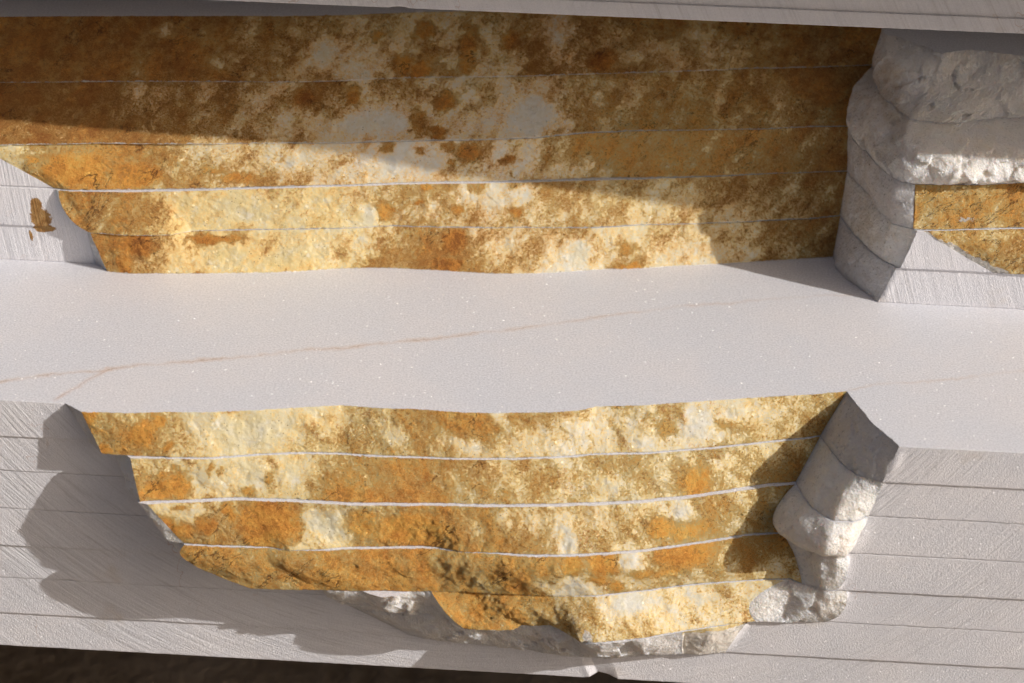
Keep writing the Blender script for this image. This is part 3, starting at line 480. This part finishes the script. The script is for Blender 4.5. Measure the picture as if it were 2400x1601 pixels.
def digits(s): return np.array([int(c) for c in s], float)/9.0
def stain_fields(slab, p, zt, zb):
    rows = [r for r in STAIN_ROWS if r[0] == slab]
    x = p[..., 0] + fbm(p, 24.0, 5, .7, 21.0)*38 + (p[..., 2]-(zt+zb)/2)*(.5 if zt > 0 else -.4); t = (p[..., 2]-zt)/(zb-zt) + fbm(p, 14.0, 3, .6, 22.0)*.6; out = []
    for j in (4, 5, 6):
        vals = []
        for r in rows:
            xs = np.linspace(r[2], r[3], 20); vals.append(np.interp(x, xs, digits(r[j])))
        if len(vals) == 1: out.append(vals[0])
        else:
            w = np.clip((t-rows[0][1])/(rows[1][1]-rows[0][1]), 0, 1); out.append(vals[0]*(1-w)+vals[1]*w)
    rust, tone, yel = out; x = p[..., 0]
    if zt > 0: tone = tone + .04
    right = np.clip((x-186)/4, 0, 1)                      # the small joint face right of the notch
    if slab in ('U2', 'U3', 'U4'):
        rv = .80 if slab == 'U3' else .66
        rust = rust*(1-right)+rv*right; tone = tone*(1-right)+.60*right; yel = yel*(1-right)+.45*right
    far = np.clip((np.abs(x)-270)/60, 0, 1); rust = rust*(1-.3*far)
    q = p.copy(); wob = fbm(q, 6.0, 4, .7, 3.0)*4.2; wob2 = fbm(q, 6.0, 4, .7, 8.0)*3.4
    spot = np.zeros_like(x)
    for sx, sz, rx, rz, s in IRON_SPOTS:
        if min(zt, zb)-1 > sz or sz > max(zt, zb)+1: continue
        d = np.hypot((x+wob-sx)/rx, (p[..., 2]+wob2-sz)/rz); spot = np.maximum(spot, s*np.clip(1.7-1.15*d, 0, 1)*.62)
    bare = np.zeros_like(x)
    for sx, sz, rx, rz, s in BARE_SPOTS:
        if min(zt, zb)-1 > sz or sz > max(zt, zb)+1: continue
        d = np.hypot((x+wob-sx)/rx, (p[..., 2]+wob2-sz)/rz); bare = np.maximum(bare, s*np.clip(1.5-.95*d, 0, 1)*.28)
    rust = .5+(rust-.5)*.85
    return rust*.88-bare, tone, yel, spot

CHIPS = [(-57, -120, 0, 0)]
def slab_fronts(key):
    (zt, zb), ivs = SLABS[key]
    if key not in ('L1', 'U5'): zt = zt-.25          # grit keeps the slabs a hair apart
    ch = .35/abs(zt-zb)
    rows = np.r_[0, ch, np.linspace(ch*2.5, 1-ch*2.5, 34), 1-ch, 1]
    cols = []; kinds = []
    for i, iv in enumerate(ivs):
        kind, a, b = iv[:3]
        L = max(length(a), length(b))
        if kind == 's':
            n = max(4, int(L/(1.6 if L > 60 else .5)))
        else: n = max(6, int(L/.5))
        A = resample(a, n+1, zt); B = resample(b, n+1, zb); t = rows[:, None, None]
        if len(iv) > 3:
            tm, c = iv[3]; Cc = resample(c, n+1, zt+(zb-zt)*tm)
            # smooth (quadratic) passage through the middle outline
            k = Cc - (A+(B-A)*tm)
            w = np.where(t <= tm, 1-((tm-t)/tm)**2, 1-((t-tm)/(1-tm))**2)
            g = A+(B-A)*t + k*w
        else: g = A+(B-A)*t
        g[..., 2] = A[None, :, 2] + (B-A)[None, :, 2]*rows[:, None]
        if i: g = g[:, 1:]
        cols.append(g); kinds += [kind]*n
    return (zt, zb), rows, np.concatenate(cols, 1), kinds

def build_slab(key, label, back, group, sawn_mat, top_mat, name='marble_block'):
    (zt, zb), rows, g, kinds = slab_fronts(key)
    M, N = g.shape[:2]
    # outward horizontal direction of the front, smoothed round the corners
    d = np.gradient(g[..., :2], axis=1); d /= np.linalg.norm(d, axis=2)[..., None]+1e-9
    nrm = smooth_cols(np.stack([d[..., 1], -d[..., 0]], -1), 9); nrm /= np.linalg.norm(nrm, axis=2)[..., None]+1e-9
    kc = np.array([kinds[0]]+kinds)
    amp = lambda v: smooth_cols(np.array([[v[k] for k in kc]]), 7)
    aR = amp(dict(s=0, r=1, w=0)); aW = amp(dict(s=0, r=0, w=1)); aS = amp(dict(s=1, r=0, w=0))
    p = g
    big = fbm(p, 26.0, 3, .5, 1.0); mid = fbm(p, 8.0, 4, .55, 2.0); fine = fbm(p, 2.2, 3, .6, 4.0)
    q = p @ np.array([[.78, 0, .62], [0, 1, 0], [-.62, 0, .78]]) * np.array([1.0, 1.0, .28])
    ridge = np.abs(fbm(q, 5.0, 3, .55, 5.0))
    loc = np.exp(-((p[..., 0]+10)/60)**2) * np.clip((-35-p[..., 2])/20, 0, 1)
    disp = aR*(big*.7 + mid*.75 + fine*.15 - ridge*loc*2.4 + loc*.3)
    con = 1-np.abs(fbm(p, 11.0, 3, .5, 6.0))*2.2
    disp = disp + aW*(big*1.0 + mid*.5 + con*.4 - .3 + fine*.15) + aS*(mid*.05)
    # the relief of a broken stretch dies out towards its two corners
    win = np.ones(N); s0 = 0
    for i in range(1, len(kinds)+1):
        if i == len(kinds) or kinds[i] != kinds[s0]:
            if kinds[s0] == 'w': win[s0:i+1] = .12+.88*np.sin(np.pi*np.linspace(0, 1, i-s0+1))**.6
            s0 = i
    aW = aW*win[None]
    wc = np.where(aW[0] > .01)[0]
    if len(wc):
        fw = np.zeros(p.shape[:2]); pw = p[:, wc]+np.stack([mid, fine, mid*.5], -1)[:, wc]*1.2
        rough = np.full(len(wc), 1.7 if key[0] == 'U' else .85) if key in ('L5', 'L6', 'U4', 'U5') else np.full(len(wc), .38)
        fw[:, wc] = (facets(pw, 9.0, 1)*.27 + facets(pw, 3.2, 2)*.15)*rough
        fw += np.clip(p[..., 0]/60, 0, 1)*((1-(2*rows[:, None]-1)**2)*1.5*(1 if key in ('U1', 'U2', 'U3', 'L1', 'L2', 'L3') else 0) + {'L1': 0, 'L2': -.5, 'L3': .6, 'U1': .4, 'U2': -.5, 'U3': .3}.get(key, 0))
        disp = disp + aW*fw
    rc = np.where(aR[0] > .01)[0]
    fr = np.zeros(p.shape[:2]); pr = p[:, rc]+np.stack([mid, fine, mid*.5], -1)[:, rc]*1.0
    fr[:, rc] = facets(pr, 4.5, 3)*.05 + facets(pr, 1.6, 4)*.06
    if zt > 0: disp = disp + aR*np.exp(-np.abs(p[..., 2]-zb)/1.3)*(1.2+fbm(p, 30.0, 2, .5, 41.0)*1.2)
    disp = disp + aR*(fr + fbm(p, 24.0, 3, .6, 30.0+ord(key[1])+ord(key[0]))*.38)
    edge = 1-np.exp(-np.minimum(rows, 1-rows)*abs(zt-zb)/2.0)[:, None]*.5
    disp = disp*edge
    cn = np.clip(.22+fbm(p, 1.7, 3, .6, 9.0)*.55+fbm(p, 14, 2, .5, 11)*.35+np.maximum(0, fbm(p, 5.0, 3, .6, 13.0)-.33)*6, .03, 2.2)
    cut = np.zeros(M); cut[0] = 1; cut[-1] = 1; cut[1] = .22; cut[-2] = .22
    disp = disp - cut[:, None]*cn*(aR*.9+aW*.9+aS*np.where(np.arange(M) < M//2, .2, .6)[:, None])
    g = g.copy(); g[..., :2] += nrm*disp[..., None]
    x0, x1 = g[0, 0, 0], g[0, -1, 0]
    org = (np.round((x0+x1)/2, 1), np.round(back, 1)/2, zb)
    root = empty(name, [c*MM for c in org]); tag(root, label, 'stone slab', group)
    O = np.array(org)
    idx = np.arange(M*N).reshape(M, N)
    def quads(c0, c1):
        a = idx[:-1, c0:c1]; b = idx[:-1, c0+1:c1+1]; c = idx[1:, c0+1:c1+1]; e = idx[1:, c0:c1]
        return np.stack([a, e, c, b], -1).reshape(-1, 4)
    V = g.reshape(-1, 3)
    runs = []; s = 0
    for i in range(1, len(kinds)+1):
        if i == len(kinds) or kinds[i] != kinds[s]: runs.append((kinds[s], s, i)); s = i
    # body: sawn stretches of the front, honed top and underside, back and ends
    bf = np.concatenate([quads(a, b) for k, a, b in runs if k == 's'])
    used = np.unique(np.concatenate([bf.ravel(), idx[0], idx[-1]])); mp = -np.ones(M*N, int); mp[used] = np.arange(len(used))
    bv = V[used]; n0 = len(used)
    extra = np.array([(x1, back, zt), (x0, back, zt), (x1, back, zb), (x0, back, zb)])
    faces = mp[bf].tolist(); nq = len(faces)
    top = mp[idx[0]].tolist(); bot = mp[idx[-1]].tolist()
    faces.append(top+[n0, n0+1]); faces.append((bot+[n0+2, n0+3])[::-1])
    faces.append([n0+1, n0, n0+2, n0+3])
    faces.append(mp[idx[:, 0]].tolist()[::-1]+[n0+1, n0+3][::1]) if False else None
    faces = [f for f in faces if f is not None]
    l = mp[idx[:, 0]].tolist(); r = mp[idx[:, -1]].tolist()
    faces.append([n0+1, n0+3]+l[::-1]); faces.append([n0+2, n0]+r)
    bv = np.concatenate([bv, extra])
    mi = [1]*nq+[0]*(len(faces)-nq); sm = [True]*nq+[False]*(len(faces)-nq)
    st = np.zeros(len(bv))
    if key in ('U1', 'U2'):      # the rust stain shared by the two lowest slabs of the upper stack
        for sx, sz, rx, rz in ((-234.5, 24.5, 5.0, 5.2), (-236.5, 30.5, 2.8, 5.5), (-233, 18.8, 5.2, 2.6), (-240, 14.5, .8, 3.5)):
            st = np.maximum(st, np.clip(1.5-np.hypot((bv[:, 0]-sx)/rx, (bv[:, 2]-sz)/rz), 0, 1))
    make_mesh('slab_body', bv*MM, faces, [top_mat, sawn_mat], root, mi, sm, {'rust': st}, O*MM)
    for k, a, b in runs:
        if k == 's': continue
        vv = g[:, a:b+1]; m, n = vv.shape[:2]; ii = np.arange(m*n).reshape(m, n)
        q = np.stack([ii[:-1, :-1], ii[1:, :-1], ii[1:, 1:], ii[:-1, 1:]], -1).reshape(-1, 4)
        P = vv.reshape(-1, 3)
        if k == 'r':
            ru, to, ye, sp = stain_fields(key, P, zt, zb)
            chip = np.zeros(len(P))
            e = np.minimum(np.abs(P[:, 2]-zt), np.abs(P[:, 2]-zb))
            e = np.abs(P[:, 2]-zb) if zt > 0 else e
            chip = np.clip(1-e/(.95 if zt > 0 else .75), 0, 1)*(.64 if zt > 0 else .5)
            crack = (P[:, 0] > 186)*(1.0 if zt > 0 else 0.0)
            if key == 'U2': chip = np.maximum(chip, np.clip((39.6-(P[:, 0]-196)*.469-P[:, 2]+fbm(P, 5, 4, .65, 3)*4)/.8, 0, 1)*(P[:, 0] > 190))
            if key == 'L6': chip = np.maximum(chip, np.clip((-101.5-P[:, 2]+fbm(P, 5, 3, .6, 3)*3)/1.5, 0, 1))
            for sx, sz, rx, rz in CHIP_SPOTS:
                chip = np.maximum(chip, np.clip(1.5-np.hypot((P[:, 0]-sx)/rx, (P[:, 2]-sz)/rz)-np.abs(fbm(P, 3.0, 4, .7, 17.0))*2.2, 0, 1)*.8)
            make_mesh('weathered_face', P*MM, q.tolist(), [MAT['crust']], root, None, [True]*len(q), dict(rust=ru, tone=to, yellow=ye, spot=sp, chip=chip, crack=crack), O*MM)
        else:
            tan = np.zeros(len(P))
            if P[:, 2].min() >= 15 and P[:, 0].min() > 100: tan = np.clip((183-P[:, 0])/18, 0, 1)*.4
            for sx, sz, rx, rz, s in TAN_SPOTS:
                tan = np.maximum(tan, s*np.clip(1.5-np.hypot((P[:, 0]-sx)/rx, (P[:, 2]-sz)/rz), 0, 1))
            make_mesh('broken_face', P*MM, q.tolist(), [MAT['broken']], root, None, [True]*len(q), dict(tan=tan), O*MM)
    return root

CHIP_SPOTS = [(213, 45.5, 5.5, 1.6), (-24, -93, 3.5, 4.0), (43, -97, 3.5, 3.5)]
TAN_SPOTS = [(174, 88, 8, 9, .8), (209, 64, 3.5, 2.2, .9), (-52, -80.5, 6, 1.2, 1.0), (37, -101, 3, 2, .6), (-5, -108, 3, 4, .5), (19, -110, 3, 4, .4), (158, 10, 8, 12, .25)]

def build_block(name, label, x0, x1, y0, y1, z0, z1, mats, group, skew=0.0, seed=0.0, chips=()):
    """A slab with a plain sawn front, slightly nibbled along its arrises. skew = how far the right end stands back."""
    n = 520; xs = np.linspace(x0, x1, n)
    h = z1-z0; rows = np.r_[0, .35/h, np.linspace(.8/h, 1-.8/h, 8), 1-.35/h, 1]
    g = np.zeros((len(rows), n, 3)); g[..., 0] = xs; g[..., 2] = (z1-(z1-z0)*rows)[:, None]
    g[..., 1] = y0+skew*(xs-x0)/(x1-x0)
    cut = np.zeros(len(rows)); cut[[0, -1]] = 1; cut[[1, -2]] = .22
    cn = np.clip(.14+fbm(g, 2.0, 3, .6, 9.0+seed)*.45, .03, .8)
    g[..., 1] += cut[:, None]*cn + fbm(g, 30, 2, .5, seed)*.15
    for cx, cw, cd in chips:
        g[-3:, :, 1] += cd*np.clip(1-((xs-cx)/cw)**2, 0, 1)*np.array([.2, .7, 1])[:, None]
        g[-1, :, 2] += cd*.5*np.clip(1-((xs-cx)/cw)**2, 0, 1)
    M, N = g.shape[:2]; idx = np.arange(M*N).reshape(M, N)
    q = np.stack([idx[:-1, :-1], idx[1:, :-1], idx[1:, 1:], idx[:-1, 1:]], -1).reshape(-1, 4).tolist()
    V = np.concatenate([g.reshape(-1, 3), [(x1, y1, z1), (x0, y1, z1), (x1, y1, z0), (x0, y1, z0)]]); n0 = M*N
    faces = q+[idx[0].tolist()+[n0, n0+1], (idx[-1].tolist()+[n0+2, n0+3])[::-1], [n0+1, n0, n0+2, n0+3],
               [n0+1, n0+3]+idx[:, 0].tolist()[::-1], [n0+2, n0]+idx[:, -1].tolist()]
    org = np.array([(x0+x1)/2, (y0+y1)/2, z0])
    o = make_mesh(name, V*MM, faces, mats, None, [1]*len(q)+[0]*5, [True]*len(q)+[False]*5, {'rust': np.zeros(len(V))}, org*MM)
    return tag(o, label, 'stone slab', group)

# ------------------------------------------------------------------ the stacks
MAT = {'crust': crust('weathered_iron_crust'), 'broken': broken('broken_marble'), 'honed': honed('sawn_bed_marble'),
       'ledge': honed('ledge_marble', True), 'sawn_low': sawn('saw_cut_low', -.012, .146), 'sawn_up': sawn('saw_cut_up', .65, .15, 1.0, 1.0),
       'sawn_top': sawn('saw_cut_top', .9, .5, .8, .5)}
GL = 'slabs of the lower marble stack'; GU = 'slabs of the upper marble stack'; GT = 'slabs of the overhanging marble stack'
BACK = 560.0
LOW = {
 'L1': 'top slab of the lower stack, broad pale empty ledge crossed by a thin orange vein',
 'L2': 'slab directly under the ledge slab, two orange blotches at its left end',
 'L3': 'third lower stack slab, widest white line along its top, rounded cream corner bulging at right',
 'L4': 'fourth slab of the lower stack, brown orange face jutting above the white undercut',
 'L5': 'fifth slab of the lower stack, orange only in the middle, white undercut beside it',
 'L6': 'second slab from the bottom, sawn white with a broken shaded lip in its middle',
 'L7': 'lowest slab, plain sawn white front above the dark gap, small chip in its lower edge'}
UP = {
 'U1': 'bottom slab of the upper stack, resting on the ledge, yellow face between sawn ends',
 'U2': 'second slab above the ledge, rust spot on its sawn left end',
 'U3': 'middle slab of the upper stack, crossed by the slanting shadow edge, orange patch far right',
 'U4': 'fourth slab above the ledge, rusty face, rough white end half in sun at right',
 'U5': 'top slab of the upper stack, dark brown shaded face, rounded grey end at right'}
for k, lab in LOW.items():
    build_slab(k, lab, BACK, GL, MAT['sawn_low'], MAT['ledge'] if k == 'L1' else MAT['honed'])
for k, lab in UP.items():
    build_slab(k, lab, BACK, GU, MAT['sawn_up'], MAT['honed'])
tm = [MAT['honed'], MAT['sawn_top']]
build_block('marble_block', 'thin lowest slab of the overhanging stack, shaded grey edge along the top', -420, 560, 141.2, 560, 138, 145.4, tm, GT, 8.5, 1.0, ((-60, 4, 1.5),))
build_block('marble_block', 'slab lying on the thin overhanging slab, its shaded front edge at the upper right', -420, 560, 142.0, 560, 145.5, 165, tm, GT, 8.5, 2.0)
for x in (-380, 420):
    pass
build_block('marble_block', 'higher slab jutting forward above the picture, throwing the long shadow on the upper stack', -440, 760, 53, 560, 212, 232, tm, GT, 0.0, 4.0)

# timber bearers between the stacks, beyond the picture's sides
def bearer(label, x, y0, z0, z1):
    w = 22.0; y1 = 540.0; c = 1.5; prof = [(-w, 0), (w, 0), (w, 1), (-w, 1)]
    v = []; f = []
    ys = np.linspace(y0, y1, 24); ring = []
    sect = [(-w+c, 0), (w-c, 0), (w, c), (w, (z1-z0)-c), (w-c, z1-z0), (-w+c, z1-z0), (-w, (z1-z0)-c), (-w, c)]
    for y in ys:
        j = math.sin(y*.07)*.25
        ring.append([len(v)+i for i in range(8)]); v += [(x+a+(j if abs(a) >= w-.1 else 0), y, z0+b) for a, b in sect]
    for a, b in zip(ring, ring[1:]):
        for i in range(8): f.append((a[i], a[(i+1) % 8], b[(i+1) % 8], b[i]))
    f.append(tuple(ring[0][::-1])); f.append(tuple(ring[-1]))
    o = make_mesh('timber_bearer', np.array(v)*MM, f, [MAT['wood']], None, None, None, None, (x*MM, y0*MM, z0*MM))
    return tag(o, label, 'timber', 'timber bearers between the stacks')
def wood(name):
    t = NT(name); v = t.vmath('MULTIPLY', t.pos, (1, .08, 1))
    n = t.noise(160, 5, .6, v); col = t.stops(n, [(.3, (.10, .065, .038)), (.6, (.20, .135, .08)), (.8, (.27, .19, .12))])
    return t.out(col, .85, t.bump(n, .001), .2)
def soil(name):
    t = NT(name); n = t.noise(9, 6, .65); m = t.noise(90, 4, .6); col = t.stops(n, [(.3, (.14, .105, .07)), (.55, (.24, .19, .14)), (.75, (.32, .26, .205))])
    col = t.mix(t.ramp(m, .4, .6, 0, .5), col, (.28, .23, .18))
    return t.out(col, .95, t.bump(t.math('ADD', n, m), .004), .1)
MAT['wood'] = wood('old_timber'); MAT['soil'] = soil('bare_earth')
zu, zo = 103.0, 138.0
for lab, x, y0, a, b in (
    ('timber bearer between upper and overhanging stacks, left of the picture', -330, 250, 103, 138),
    ('timber bearer between upper and overhanging stacks, right of the picture', 430, 250, 103, 138),
    ('timber bearer under the jutting high slab, left of the picture', -330, 200, 165, 212),
    ('timber bearer under the jutting high slab, right of the picture', 430, 200, 165, 212),
    ('timber bearer on the ground under the lower stack, left end', -330, 60, -300, -139.6),
    ('timber bearer on the ground under the lower stack, right end', 430, 60, -300, -139.6)):
    bearer(lab, x, y0, a, b)
# bare earth of the yard
S = 30.0; n = 60
e = np.sign(np.linspace(-1, 1, n+1))*np.abs(np.linspace(-1, 1, n+1))**2.2*S
X, Y = np.meshgrid(e, e); Z = -.30+fbm(np.stack([X, Y, X*0], -1), .45, 4, .5, 2.0)*.012
V = np.stack([X, Y, Z], -1).reshape(-1, 3); ii = np.arange((n+1)**2).reshape(n+1, n+1)
F = np.stack([ii[:-1, :-1], ii[:-1, 1:], ii[1:, 1:], ii[1:, :-1]], -1).reshape(-1, 4).tolist()
tag(make_mesh('ground', V, F, [MAT['soil']], None, None, [True]*len(F)), kind='structure')
